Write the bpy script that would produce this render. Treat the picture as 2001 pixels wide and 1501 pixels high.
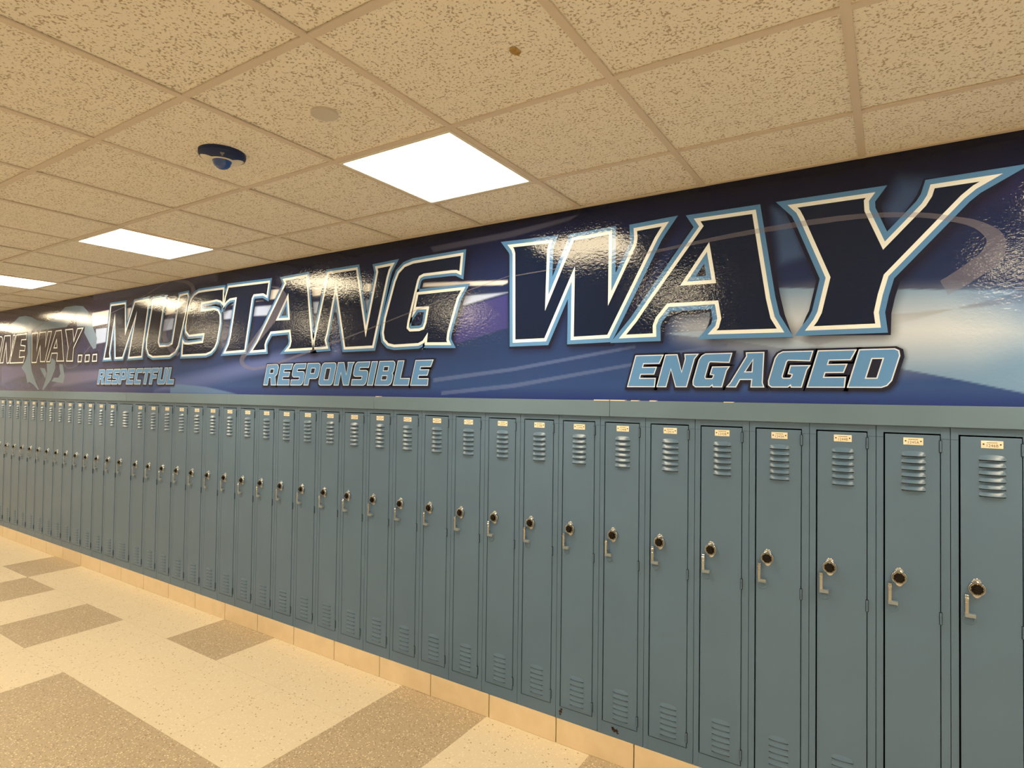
import bpy, bmesh, math, random
import numpy as np
from mathutils import Matrix, Vector
from mathutils.geometry import tessellate_polygon

S = bpy.context.scene
for o in list(bpy.data.objects): bpy.data.objects.remove(o)

# ---------------------------------------------------------------- camera, world, exposure
cd = bpy.data.cameras.new('camera'); cam = bpy.data.objects.new('camera', cd)
S.collection.objects.link(cam); S.camera = cam
cd.sensor_fit = 'HORIZONTAL'; cd.sensor_width = 36.0; cd.lens = 20.71; cd.clip_start = 0.02
R = Matrix(((0.842337, -0.000033, 0.538951), (0.538789, -0.024462, -0.842086), (0.013212, 0.999701, -0.020587)))
cam.matrix_world = Matrix.Translation((0, -2.64555, 1.73178)) @ R.to_4x4()
w = bpy.data.worlds.new('world'); S.world = w; w.use_nodes = True
w.node_tree.nodes['Background'].inputs[0].default_value = (1, .85, .6, 1)
w.node_tree.nodes['Background'].inputs[1].default_value = 0.02
S.view_settings.view_transform = 'Standard'; S.view_settings.look = 'None'
S.view_settings.exposure = 0.0; S.view_settings.gamma = 1.0; S.view_settings.use_curve_mapping = False
LAMP_TINT = (1.0, 0.82, 0.54); LAMP_A = 27.0; LAMP_B = 27.0

# ---------------------------------------------------------------- dimensions (metres)
XL, XR = -13.0, 4.2            # corridor ends
YF = -4.3                      # opposite wall
ZC = 2.679                     # ceiling
TILE = 0.6096
LW = 0.2279                    # locker width
L0 = 0.1867                    # left side of the nearest locker in view
ZB = 0.125                     # top of the glazed base blocks
Z1, Z2 = 1.6405, 1.7177        # cap strip over the lockers
rnd = random.Random(4)

WAY = [["W",[[[-1.723,2.542],[-1.471,2.534],[-1.486,2.496],[-1.493,2.215],[-1.345,2.53],[-1.142,2.534],[-1.143,2.212],[-1.017,2.46],[-1.012,2.486],[-1.015,2.531],[-0.87,2.536],[-0.891,2.508],[-0.913,2.475],[-1.148,2.028],[-1.343,2.026],[-1.341,2.354],[-1.499,2.026],[-1.69,2.026],[-1.698,2.498],[-1.706,2.521]]]],["A",[[[-0.725,2.533],[-0.485,2.532],[-0.428,2.158],[-0.41,2.075],[-0.379,2.019],[-0.657,2.024],[-0.635,2.048],[-0.626,2.084],[-0.638,2.156],[-0.855,2.159],[-0.905,2.101],[-0.918,2.068],[-0.917,2.024],[-1.075,2.024],[-1.011,2.097],[-0.957,2.171],[-0.706,2.502]],[[-0.676,2.405],[-0.65,2.249],[-0.785,2.251]]]],["Y",[[[-0.336,2.531],[-0.06,2.53],[-0.074,2.51],[-0.072,2.472],[-0.016,2.327],[0.109,2.464],[0.127,2.495],[0.136,2.528],[0.306,2.529],[0.259,2.503],[0.225,2.474],[-0.009,2.212],[-0.028,2.14],[-0.041,2.072],[-0.035,2.021],[-0.272,2.022],[-0.25,2.053],[-0.235,2.085],[-0.205,2.223],[-0.301,2.477],[-0.314,2.506]]]]]
MUS = [["M",[[[-6.257,2.548],[-5.976,2.547],[-5.961,2.272],[-5.797,2.547],[-5.545,2.549],[-5.552,2.504],[-5.64,2.12],[-5.65,2.042],[-5.888,2.038],[-5.771,2.422],[-6.004,2.041],[-6.146,2.041],[-6.175,2.428],[-6.263,2.091],[-6.245,2.04],[-6.37,2.038],[-6.316,2.191]]]],["U",[[[-5.465,2.543],[-5.267,2.543],[-5.297,2.463],[-5.368,2.164],[-5.344,2.125],[-5.197,2.125],[-5.14,2.142],[-5.064,2.434],[-5.037,2.544],[-4.915,2.549],[-4.902,2.52],[-4.935,2.395],[-5.041,2.117],[-5.087,2.067],[-5.176,2.036],[-5.457,2.035],[-5.529,2.057],[-5.568,2.117],[-5.567,2.19],[-5.48,2.494]]]],["S",[[[-4.396,2.548],[-4.646,2.551],[-4.75,2.55],[-4.817,2.53],[-4.862,2.496],[-4.898,2.435],[-4.934,2.288],[-4.928,2.232],[-4.879,2.196],[-4.66,2.199],[-4.676,2.137],[-4.884,2.131],[-4.947,2.135],[-4.971,2.157],[-4.982,2.034],[-4.624,2.035],[-4.552,2.051],[-4.503,2.082],[-4.47,2.129],[-4.433,2.273],[-4.436,2.342],[-4.466,2.38],[-4.523,2.394],[-4.708,2.393],[-4.701,2.452],[-4.49,2.459],[-4.433,2.446],[-4.401,2.42]]]],["T",[[[-4.334,2.555],[-3.82,2.546],[-3.843,2.437],[-3.89,2.458],[-4.002,2.46],[-4.02,2.438],[-4.101,2.047],[-4.368,2.042],[-4.316,2.108],[-4.292,2.174],[-4.229,2.455],[-4.309,2.453],[-4.35,2.436],[-4.39,2.407],[-4.372,2.478]]]],["A",[[[-3.651,2.543],[-3.399,2.549],[-3.368,2.327],[-3.341,2.149],[-3.317,2.039],[-3.608,2.036],[-3.569,2.066],[-3.559,2.101],[-3.573,2.173],[-3.788,2.17],[-3.838,2.112],[-3.852,2.083],[-3.847,2.042],[-4.024,2.039],[-3.951,2.109],[-3.633,2.518]],[[-3.604,2.42],[-3.584,2.26],[-3.72,2.263]]]],["N",[[[-3.181,2.545],[-2.905,2.545],[-2.813,2.131],[-2.72,2.504],[-2.73,2.534],[-2.587,2.539],[-2.614,2.503],[-2.63,2.46],[-2.746,2.032],[-3.007,2.031],[-3.102,2.438],[-3.179,2.134],[-3.196,2.094],[-3.176,2.042],[-3.319,2.039],[-3.313,2.085],[-3.213,2.42]]]],["G",[[[-2.048,2.537],[-2.299,2.534],[-2.42,2.532],[-2.49,2.518],[-2.54,2.482],[-2.569,2.428],[-2.646,2.206],[-2.662,2.117],[-2.652,2.072],[-2.616,2.042],[-2.564,2.031],[-2.368,2.033],[-2.329,2.047],[-2.305,2.076],[-2.309,2.035],[-2.131,2.029],[-2.145,2.051],[-2.14,2.092],[-2.091,2.237],[-2.073,2.288],[-2.037,2.339],[-2.381,2.34],[-2.409,2.225],[-2.385,2.251],[-2.297,2.248],[-2.315,2.161],[-2.33,2.129],[-2.362,2.121],[-2.436,2.122],[-2.455,2.138],[-2.449,2.175],[-2.377,2.416],[-2.365,2.437],[-2.333,2.447],[-2.124,2.445],[-2.087,2.442],[-2.059,2.429]]]]]
ONE = [["O",[[[-9.382,2.364],[-9.094,2.373],[-9.01,2.364],[-8.991,2.329],[-9.088,2.109],[-9.151,2.061],[-9.235,2.047],[-9.495,2.045],[-9.551,2.082],[-9.449,2.328]],[[-9.326,2.311],[-9.122,2.309],[-9.119,2.278],[-9.225,2.131],[-9.413,2.117],[-9.416,2.155]]]],["N",[[[-8.926,2.373],[-8.743,2.369],[-8.705,2.124],[-8.658,2.368],[-8.596,2.367],[-8.774,2.045],[-8.83,2.045],[-8.873,2.281],[-8.951,2.051],[-9.05,2.05]]]],["E",[[[-8.565,2.368],[-8.26,2.369],[-8.275,2.303],[-8.409,2.305],[-8.428,2.244],[-8.292,2.23],[-8.31,2.176],[-8.445,2.183],[-8.463,2.105],[-8.305,2.108],[-8.341,2.042],[-8.742,2.044]]]],["W",[[[-8.112,2.365],[-7.951,2.364],[-7.972,2.174],[-7.903,2.364],[-7.733,2.364],[-7.739,2.217],[-7.684,2.365],[-7.587,2.363],[-7.743,2.041],[-7.863,2.043],[-7.881,2.21],[-7.969,2.037],[-8.096,2.037]]]],["A",[[[-7.479,2.361],[-7.344,2.363],[-7.268,2.037],[-7.442,2.04],[-7.429,2.124],[-7.571,2.126],[-7.613,2.037],[-7.7,2.039]],[[-7.458,2.269],[-7.441,2.181],[-7.522,2.182]]]],["Y",[[[-7.244,2.363],[-7.07,2.362],[-7.042,2.234],[-6.964,2.361],[-6.84,2.361],[-7.043,2.167],[-7.056,2.032],[-7.201,2.035],[-7.167,2.172]]]],[".",[[[-6.927,2.089],[-6.842,2.087],[-6.858,2.022],[-6.934,2.022]]]],[".",[[[-6.765,2.085],[-6.679,2.085],[-6.688,2.022],[-6.776,2.02]]]],[".",[[[-6.606,2.086],[-6.522,2.087],[-6.523,2.021],[-6.616,2.021]]]]]
EMB = [[[-9.05,2.449],[-8.655,2.526],[-8.505,2.577],[-8.311,2.576],[-8.134,2.548],[-7.962,2.503],[-7.741,2.479],[-7.519,2.51],[-7.273,2.603],[-7.03,2.601],[-6.854,2.583],[-6.736,2.519],[-6.675,2.438],[-6.626,2.364],[-6.532,2.249],[-6.547,2.149],[-6.602,2.141],[-6.659,2.179],[-6.814,2.313],[-6.795,2.373],[-6.98,2.383],[-6.996,2.447],[-7.104,2.458],[-7.221,2.391],[-7.576,2.393],[-8.123,2.392],[-8.133,2.144],[-8.22,2.147],[-8.252,2.38],[-8.644,2.387]],[[-8.39,1.983],[-8.272,2.067],[-8.22,2.147],[-8.133,2.144],[-8.132,2.041],[-8.089,1.937],[-7.981,1.822],[-7.878,1.732],[-7.905,1.731],[-8.028,1.788],[-8.152,1.822],[-8.201,1.807],[-8.269,1.918]],[[-7.561,2.076],[-7.474,2.041],[-7.475,1.962],[-7.577,1.839],[-7.759,1.732],[-7.8,1.732],[-7.718,1.832],[-7.676,1.932],[-7.695,2.021]],[[-7.379,2.007],[-7.294,2.003],[-7.236,1.876],[-7.269,1.806],[-7.559,1.826],[-7.5,1.864],[-7.392,1.864],[-7.341,1.903],[-7.367,1.961]],[[-7.875,1.975],[-7.745,1.966],[-7.691,1.913],[-7.728,1.86]]]
BG = {"glow":[[-0.84,2.158],[-0.53,2.181],[-0.389,2.197],[0.021,2.157],[0.391,2.119],[0.753,2.075],[0.751,1.671],[0.579,1.714],[0.39,1.766],[0.235,1.807],[0.037,1.855],[-0.311,1.933],[-0.55,1.98],[-0.863,2.028]],"cream":[[-0.388,2.116],[-0.165,2.121],[0.037,2.086],[0.177,2.076],[0.335,2.02],[0.391,1.973],[0.25,1.925],[0.037,1.913],[-0.311,1.96],[-0.55,1.987],[-0.77,2.051]],"bluew":[[0.192,2.137],[0.391,2.119],[0.753,2.075],[0.753,1.956],[0.391,2.026],[0.25,2.089]],"trap":[[-0.414,2.537],[-0.331,2.492],[-0.289,2.318],[-0.381,2.297]],"ytop":[[-0.036,2.446],[0.037,2.396],[0.101,2.463],[0.147,2.55],[0.037,2.571]],"bar1":[[-6.645,2.497],[-6.272,2.507],[-5.107,2.476],[-3.793,2.484],[-2.879,2.441],[-2.316,2.398],[-1.736,2.357],[-1.736,2.344],[-1.769,2.336],[-2.316,2.374],[-3.328,2.401],[-3.69,2.416],[-5.103,2.397],[-6.638,2.37]],"bar2":[[-6.559,2.336],[-4.395,2.367],[-3.98,2.374],[-3.326,2.359],[-2.029,2.296],[-1.735,2.292],[-2.028,2.244],[-3.298,2.28],[-3.977,2.305],[-4.393,2.303],[-6.55,2.19]],"purp":[[-2.128,2.239],[-2.028,2.232],[-1.735,2.281],[-1.732,2.101],[-2.043,2.036],[-2.116,2.027]],"lav":[[-5.077,1.842],[-4.072,1.96],[-3.591,2.034],[-3.162,2.065],[-2.915,2.013],[-3.159,1.962],[-4.069,1.867],[-4.761,1.773],[-5.407,1.732]],"lav2":[[-7.227,1.916],[-6.48,1.928],[-6.475,1.839],[-7.157,1.788],[-7.533,1.772]],"lav0":[[-9.014,2.015],[-8.386,2.005],[-8.087,1.914],[-8.679,1.847],[-8.996,1.799]],"sliver":[[-5.156,1.79],[-4.994,1.794],[-4.613,1.774],[-4.329,1.739],[-4.194,1.72],[-5.153,1.72]],"topst":[[-2.289,2.608],[-1.741,2.622],[-1.312,2.65],[-1.369,2.628],[-1.707,2.59],[-2.261,2.574]],"mtop":[[-6.631,2.633],[-5.195,2.61],[-4.505,2.631],[-4.507,2.692],[-5.199,2.698],[-6.636,2.7]],"st1":[[-2.245,1.807],[-1.696,1.866],[-1.01,1.967],[-1.01,1.981],[-1.696,1.885],[-2.245,1.831]],"st2":[[-2.186,1.733],[-1.695,1.776],[-1.022,1.882],[-1.022,1.897],[-1.695,1.798],[-2.186,1.754]],"st3":[[-1.01,1.918],[-0.592,1.975],[-0.592,1.962],[-1.009,1.904]],"wst":[[-0.13,2.451],[0.192,2.429],[0.392,2.45],[0.393,2.522],[0.222,2.517]]}
SW = [[[[-1.703,2.374],[-1.658,2.376],[-1.597,2.379],[-1.526,2.382],[-1.451,2.385],[-1.377,2.388],[-1.308,2.391],[-1.244,2.394],[-1.18,2.396],[-1.117,2.399],[-1.055,2.402],[-0.995,2.405],[-0.938,2.408],[-0.883,2.411],[-0.829,2.415],[-0.776,2.419],[-0.727,2.423],[-0.68,2.426],[-0.636,2.429],[-0.596,2.431],[-0.56,2.433],[-0.526,2.434],[-0.493,2.436],[-0.46,2.437],[-0.427,2.438],[-0.394,2.439],[-0.362,2.44],[-0.33,2.441],[-0.298,2.442],[-0.267,2.443],[-0.236,2.443],[-0.206,2.443],[-0.176,2.444],[-0.147,2.443],[-0.118,2.443],[-0.089,2.442],[-0.061,2.44],[-0.033,2.438],[-0.004,2.434],[0.024,2.431],[0.052,2.426],[0.077,2.422],[0.1,2.417],[0.122,2.412],[0.141,2.406],[0.16,2.4],[0.177,2.394],[0.192,2.388],[0.206,2.383],[0.217,2.378],[0.227,2.374],[0.235,2.37],[0.242,2.366],[0.248,2.362],[0.254,2.358],[0.261,2.353],[0.266,2.348],[0.271,2.342],[0.276,2.337],[0.28,2.331],[0.284,2.326],[0.287,2.32],[0.29,2.315],[0.291,2.309],[0.292,2.305],[0.292,2.302],[0.292,2.299],[0.291,2.297],[0.291,2.296],[0.29,2.295],[0.289,2.293],[0.289,2.292],[0.288,2.291],[0.287,2.289],[0.286,2.285],[0.284,2.282],[0.282,2.277],[0.28,2.273],[0.277,2.268],[0.273,2.264],[0.269,2.259],[0.264,2.254],[0.257,2.249],[0.251,2.243],[0.243,2.237],[0.236,2.23],[0.227,2.224],[0.218,2.217],[0.21,2.21],[0.201,2.204],[0.194,2.199],[0.187,2.194],[0.18,2.189],[0.173,2.185],[0.167,2.181],[0.162,2.178],[0.158,2.175]],[[-1.705,2.38],[-1.659,2.382],[-1.598,2.385],[-1.527,2.388],[-1.452,2.391],[-1.378,2.394],[-1.31,2.398],[-1.246,2.401],[-1.182,2.405],[-1.118,2.408],[-1.057,2.412],[-0.997,2.416],[-0.94,2.42],[-0.885,2.424],[-0.832,2.429],[-0.78,2.434],[-0.73,2.439],[-0.683,2.443],[-0.64,2.447],[-0.6,2.45],[-0.563,2.453],[-0.529,2.455],[-0.496,2.457],[-0.464,2.458],[-0.431,2.46],[-0.398,2.461],[-0.365,2.463],[-0.333,2.464],[-0.301,2.465],[-0.27,2.466],[-0.239,2.466],[-0.209,2.466],[-0.179,2.466],[-0.149,2.465],[-0.12,2.464],[-0.091,2.462],[-0.062,2.46],[-0.033,2.457],[-0.004,2.454],[0.024,2.45],[0.052,2.445],[0.078,2.441],[0.101,2.436],[0.123,2.431],[0.143,2.426],[0.162,2.42],[0.179,2.414],[0.195,2.409],[0.209,2.404],[0.221,2.4],[0.231,2.397],[0.239,2.394],[0.247,2.391],[0.255,2.388],[0.262,2.384],[0.27,2.38],[0.277,2.376],[0.285,2.372],[0.291,2.367],[0.298,2.363],[0.304,2.358],[0.31,2.354],[0.316,2.349],[0.322,2.343],[0.328,2.337],[0.333,2.329],[0.338,2.321],[0.341,2.311],[0.344,2.302],[0.346,2.292],[0.346,2.281],[0.346,2.271],[0.344,2.26],[0.341,2.251],[0.337,2.242],[0.333,2.234],[0.328,2.226],[0.322,2.219],[0.316,2.212],[0.309,2.205],[0.302,2.199],[0.295,2.194],[0.287,2.189],[0.28,2.184],[0.272,2.179],[0.264,2.173],[0.255,2.167],[0.246,2.16],[0.237,2.154],[0.228,2.148],[0.22,2.143],[0.212,2.138],[0.204,2.133],[0.197,2.129],[0.19,2.126],[0.185,2.123],[0.181,2.121]]],[[[-3.795,2.503],[-3.783,2.5],[-3.766,2.496],[-3.747,2.491],[-3.728,2.486],[-3.713,2.479],[-3.704,2.472],[-3.698,2.463],[-3.694,2.452],[-3.692,2.441],[-3.693,2.431],[-3.696,2.422],[-3.701,2.412],[-3.709,2.4],[-3.721,2.385],[-3.737,2.367],[-3.755,2.347],[-3.776,2.327],[-3.797,2.306],[-3.82,2.286],[-3.845,2.265],[-3.872,2.243],[-3.901,2.22],[-3.929,2.198],[-3.957,2.175],[-3.985,2.152],[-4.013,2.128],[-4.042,2.104],[-4.07,2.081],[-4.094,2.06],[-4.115,2.042],[-4.13,2.027],[-4.142,2.015],[-4.152,2.005],[-4.159,1.995],[-4.163,1.984],[-4.164,1.973],[-4.16,1.962],[-4.153,1.951],[-4.142,1.94],[-4.128,1.931],[-4.112,1.924],[-4.094,1.918],[-4.076,1.912],[-4.055,1.907],[-4.032,1.903],[-4.006,1.9],[-3.976,1.899],[-3.942,1.901],[-3.904,1.904],[-3.865,1.909],[-3.822,1.915],[-3.776,1.923],[-3.725,1.932],[-3.67,1.943],[-3.608,1.956],[-3.541,1.971],[-3.471,1.986],[-3.4,2.003],[-3.329,2.019],[-3.26,2.034],[-3.195,2.049],[-3.131,2.063],[-3.067,2.078],[-3.003,2.092],[-2.937,2.107],[-2.868,2.123],[-2.797,2.139],[-2.723,2.157],[-2.649,2.175],[-2.575,2.193],[-2.502,2.21],[-2.432,2.226],[-2.364,2.242],[-2.298,2.257],[-2.232,2.272],[-2.169,2.286],[-2.107,2.299],[-2.047,2.312],[-1.985,2.325],[-1.92,2.338],[-1.857,2.351],[-1.8,2.363],[-1.753,2.372],[-1.719,2.379]],[[-3.793,2.51],[-3.781,2.508],[-3.764,2.506],[-3.744,2.503],[-3.722,2.5],[-3.7,2.494],[-3.681,2.486],[-3.664,2.476],[-3.647,2.464],[-3.631,2.45],[-3.618,2.433],[-3.61,2.413],[-3.61,2.392],[-3.618,2.371],[-3.632,2.35],[-3.65,2.33],[-3.671,2.309],[-3.694,2.289],[-3.717,2.268],[-3.741,2.247],[-3.769,2.226],[-3.798,2.204],[-3.828,2.182],[-3.858,2.161],[-3.887,2.14],[-3.917,2.118],[-3.949,2.096],[-3.981,2.074],[-4.012,2.053],[-4.039,2.034],[-4.061,2.018],[-4.079,2.005],[-4.092,1.994],[-4.102,1.987],[-4.107,1.981],[-4.11,1.977],[-4.112,1.972],[-4.111,1.967],[-4.108,1.962],[-4.104,1.957],[-4.096,1.951],[-4.086,1.946],[-4.074,1.941],[-4.059,1.936],[-4.042,1.931],[-4.024,1.927],[-4.002,1.924],[-3.977,1.923],[-3.947,1.923],[-3.912,1.926],[-3.873,1.93],[-3.832,1.935],[-3.785,1.942],[-3.735,1.951],[-3.68,1.961],[-3.618,1.973],[-3.551,1.987],[-3.481,2.002],[-3.408,2.017],[-3.337,2.033],[-3.268,2.048],[-3.202,2.062],[-3.137,2.075],[-3.073,2.088],[-3.008,2.102],[-2.942,2.116],[-2.873,2.131],[-2.802,2.147],[-2.728,2.165],[-2.653,2.182],[-2.579,2.2],[-2.506,2.217],[-2.436,2.233],[-2.368,2.249],[-2.301,2.264],[-2.236,2.278],[-2.172,2.292],[-2.109,2.305],[-2.049,2.318],[-1.987,2.331],[-1.922,2.344],[-1.859,2.357],[-1.802,2.368],[-1.755,2.377],[-1.721,2.384]]],[[[-6.255,2.468],[-6.206,2.475],[-6.141,2.485],[-6.064,2.497],[-5.979,2.511],[-5.892,2.525],[-5.806,2.542],[-5.715,2.561],[-5.615,2.585],[-5.513,2.609],[-5.415,2.632],[-5.329,2.651],[-5.26,2.664],[-5.21,2.67],[-5.173,2.671],[-5.146,2.67],[-5.125,2.666],[-5.102,2.662],[-5.075,2.658],[-5.046,2.654],[-5.018,2.651],[-4.991,2.646],[-4.966,2.641],[-4.945,2.635],[-4.927,2.628],[-4.91,2.621],[-4.894,2.612],[-4.881,2.603],[-4.87,2.594],[-4.864,2.585],[-4.861,2.578],[-4.862,2.569],[-4.866,2.559],[-4.873,2.548],[-4.883,2.536],[-4.896,2.525],[-4.909,2.514],[-4.925,2.502],[-4.946,2.49],[-4.97,2.478],[-4.997,2.465],[-5.024,2.452],[-5.05,2.441],[-5.074,2.431],[-5.101,2.422],[-5.128,2.413],[-5.157,2.403],[-5.184,2.393],[-5.209,2.38],[-5.23,2.367],[-5.249,2.353],[-5.265,2.337],[-5.28,2.322],[-5.291,2.306],[-5.3,2.291],[-5.307,2.275],[-5.311,2.259],[-5.313,2.243],[-5.312,2.226],[-5.307,2.209],[-5.299,2.191],[-5.287,2.172],[-5.27,2.152],[-5.251,2.133],[-5.23,2.114],[-5.208,2.097],[-5.184,2.081],[-5.157,2.067],[-5.128,2.056],[-5.099,2.046],[-5.073,2.039],[-5.052,2.033],[-5.038,2.029]],[[-6.264,2.477],[-6.215,2.485],[-6.15,2.494],[-6.072,2.506],[-5.988,2.52],[-5.901,2.534],[-5.816,2.551],[-5.725,2.57],[-5.625,2.593],[-5.523,2.618],[-5.425,2.641],[-5.339,2.66],[-5.269,2.674],[-5.218,2.682],[-5.179,2.685],[-5.149,2.686],[-5.123,2.684],[-5.1,2.682],[-5.075,2.68],[-5.046,2.678],[-5.016,2.675],[-4.986,2.671],[-4.957,2.667],[-4.929,2.661],[-4.903,2.653],[-4.879,2.644],[-4.857,2.633],[-4.836,2.622],[-4.818,2.608],[-4.803,2.594],[-4.793,2.578],[-4.789,2.561],[-4.789,2.545],[-4.794,2.528],[-4.802,2.511],[-4.814,2.495],[-4.83,2.479],[-4.852,2.465],[-4.878,2.451],[-4.907,2.438],[-4.938,2.426],[-4.968,2.415],[-4.997,2.404],[-5.027,2.394],[-5.058,2.385],[-5.087,2.378],[-5.115,2.371],[-5.138,2.363],[-5.158,2.354],[-5.175,2.343],[-5.19,2.331],[-5.202,2.318],[-5.212,2.304],[-5.22,2.29],[-5.226,2.277],[-5.23,2.264],[-5.232,2.251],[-5.232,2.238],[-5.23,2.226],[-5.226,2.213],[-5.219,2.2],[-5.208,2.185],[-5.194,2.169],[-5.178,2.152],[-5.159,2.135],[-5.141,2.12],[-5.124,2.108],[-5.107,2.098],[-5.086,2.088],[-5.063,2.079],[-5.041,2.07],[-5.021,2.063],[-5.006,2.058]]],[[[-8.113,2.381],[-8.091,2.387],[-8.062,2.396],[-8.028,2.406],[-7.989,2.416],[-7.948,2.427],[-7.904,2.436],[-7.855,2.445],[-7.797,2.455],[-7.737,2.464],[-7.677,2.473],[-7.623,2.481],[-7.578,2.487],[-7.541,2.491],[-7.509,2.494],[-7.482,2.497],[-7.459,2.498],[-7.441,2.499],[-7.426,2.5]],[[-8.132,2.391],[-8.112,2.397],[-8.085,2.407],[-8.052,2.418],[-8.014,2.43],[-7.972,2.442],[-7.927,2.452],[-7.875,2.461],[-7.815,2.47],[-7.753,2.478],[-7.691,2.486],[-7.635,2.492],[-7.589,2.498],[-7.55,2.502],[-7.517,2.504],[-7.489,2.506],[-7.466,2.507],[-7.447,2.508],[-7.432,2.509]]],[[[-6.527,2.242],[-6.561,2.225],[-6.611,2.202],[-6.668,2.174],[-6.726,2.145],[-6.775,2.118],[-6.814,2.093],[-6.849,2.066],[-6.881,2.04],[-6.911,2.017],[-6.941,2.0],[-6.972,1.987],[-7.001,1.979],[-7.031,1.973],[-7.059,1.97],[-7.086,1.967],[-7.113,1.966],[-7.138,1.966],[-7.161,1.968],[-7.181,1.972],[-7.198,1.978],[-7.212,1.986],[-7.224,1.995],[-7.233,2.007],[-7.237,2.021],[-7.235,2.038],[-7.224,2.059],[-7.204,2.084],[-7.181,2.112],[-7.156,2.14],[-7.134,2.167],[-7.114,2.192],[-7.093,2.217],[-7.074,2.242],[-7.057,2.269],[-7.046,2.297],[-7.044,2.327],[-7.051,2.36],[-7.059,2.394],[-7.063,2.425],[-7.057,2.454],[-7.034,2.482],[-7.0,2.51],[-6.961,2.536],[-6.927,2.558],[-6.903,2.574]],[[-6.514,2.236],[-6.548,2.219],[-6.598,2.196],[-6.655,2.168],[-6.712,2.14],[-6.76,2.113],[-6.798,2.088],[-6.831,2.061],[-6.862,2.035],[-6.892,2.012],[-6.923,1.992],[-6.956,1.979],[-6.989,1.969],[-7.021,1.963],[-7.052,1.959],[-7.081,1.957],[-7.11,1.955],[-7.139,1.956],[-7.167,1.958],[-7.193,1.963],[-7.214,1.971],[-7.232,1.98],[-7.247,1.991],[-7.257,2.005],[-7.262,2.021],[-7.259,2.04],[-7.248,2.063],[-7.228,2.089],[-7.204,2.117],[-7.179,2.145],[-7.157,2.171],[-7.137,2.197],[-7.116,2.222],[-7.097,2.247],[-7.081,2.272],[-7.07,2.299],[-7.068,2.329],[-7.075,2.361],[-7.084,2.394],[-7.088,2.427],[-7.08,2.458],[-7.055,2.488],[-7.019,2.517],[-6.979,2.543],[-6.943,2.564],[-6.919,2.58]]]]
WORDS = {"ENGAGED":[[-1.051,1.781],[0.042,1.916],[-1.01,1.935],[-0.003,1.784]],"RESPONSIBLE":[[-3.866,1.787],[-2.255,1.927],[-3.823,1.944],[-2.287,1.786]],"RESPECTFUL":[[-6.504,1.794],[-5.097,1.933],[-6.459,1.938],[-5.066,1.794]]}


# ---------------------------------------------------------------- helpers
def lin(c):
    return tuple((v/12.92 if v <= .04045 else ((v+.055)/1.055)**2.4) for v in c)
def srgb(r, g, b): return lin((r/255, g/255, b/255))

class Mat:
    def __init__(s, name, color=(.5, .5, .5), rough=.5, metal=0., spec=.5):
        s.m = bpy.data.materials.new(name); s.m.use_nodes = True
        s.t = s.m.node_tree; s.b = s.t.nodes['Principled BSDF']
        s.b.inputs['Base Color'].default_value = (*color, 1); s.b.inputs['Roughness'].default_value = rough
        s.b.inputs['Metallic'].default_value = metal; s.b.inputs['Specular IOR Level'].default_value = spec
    def n(s, kind, **kw):
        nd = s.t.nodes.new(kind)
        for k, v in kw.items():
            if k in ('i',):
                for a, b in v.items(): nd.inputs[a].default_value = b
            else: setattr(nd, k, v)
        return nd
    def l(s, a, b): s.t.links.new(a, b)
    def ramp(s, src, stops):
        r = s.n('ShaderNodeValToRGB'); e = r.color_ramp.elements
        while len(e) < len(stops): e.new(.5)
        for el, (p, c) in zip(e, stops): el.position = p; el.color = (*c, 1)
        s.l(src, r.inputs[0]); return r.outputs[0]
    def math(s, op, a, b=None, c=None):
        m = s.n('ShaderNodeMath', operation=op)
        for i, v in enumerate((a, b, c)):
            if v is None: continue
            if isinstance(v, (int, float)): m.inputs[i].default_value = v
            else: s.l(v, m.inputs[i])
        return m.outputs[0]
    def mix(s, f, a, b, blend='MIX'):
        m = s.n('ShaderNodeMix', data_type='RGBA', blend_type=blend)
        for k, v in ((0, f), (6, a), (7, b)):
            if isinstance(v, (int, float)): m.inputs[k].default_value = v
            elif isinstance(v, tuple): m.inputs[k].default_value = (*v, 1)
            else: s.l(v, m.inputs[k])
        return m.outputs[2]
    def coords(s, scale=(1, 1, 1)):
        g = s.n('ShaderNodeNewGeometry'); v = s.n('ShaderNodeVectorMath', operation='MULTIPLY')
        v.inputs[1].default_value = scale; s.l(g.outputs['Position'], v.inputs[0]); return v.outputs[0]
    def noise(s, vec, scale, detail=2., rough=.5):
        x = s.n('ShaderNodeTexNoise'); x.inputs['Scale'].default_value = scale
        x.inputs['Detail'].default_value = detail; x.inputs['Roughness'].default_value = rough
        s.l(vec, x.inputs['Vector']); return x.outputs['Fac']
    def bump(s, h, strength, dist):
        b = s.n('ShaderNodeBump'); b.inputs['Strength'].default_value = strength; b.inputs['Distance'].default_value = dist
        s.l(h, b.inputs['Height']); s.l(b.outputs[0], s.b.inputs['Normal']); return b

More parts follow.
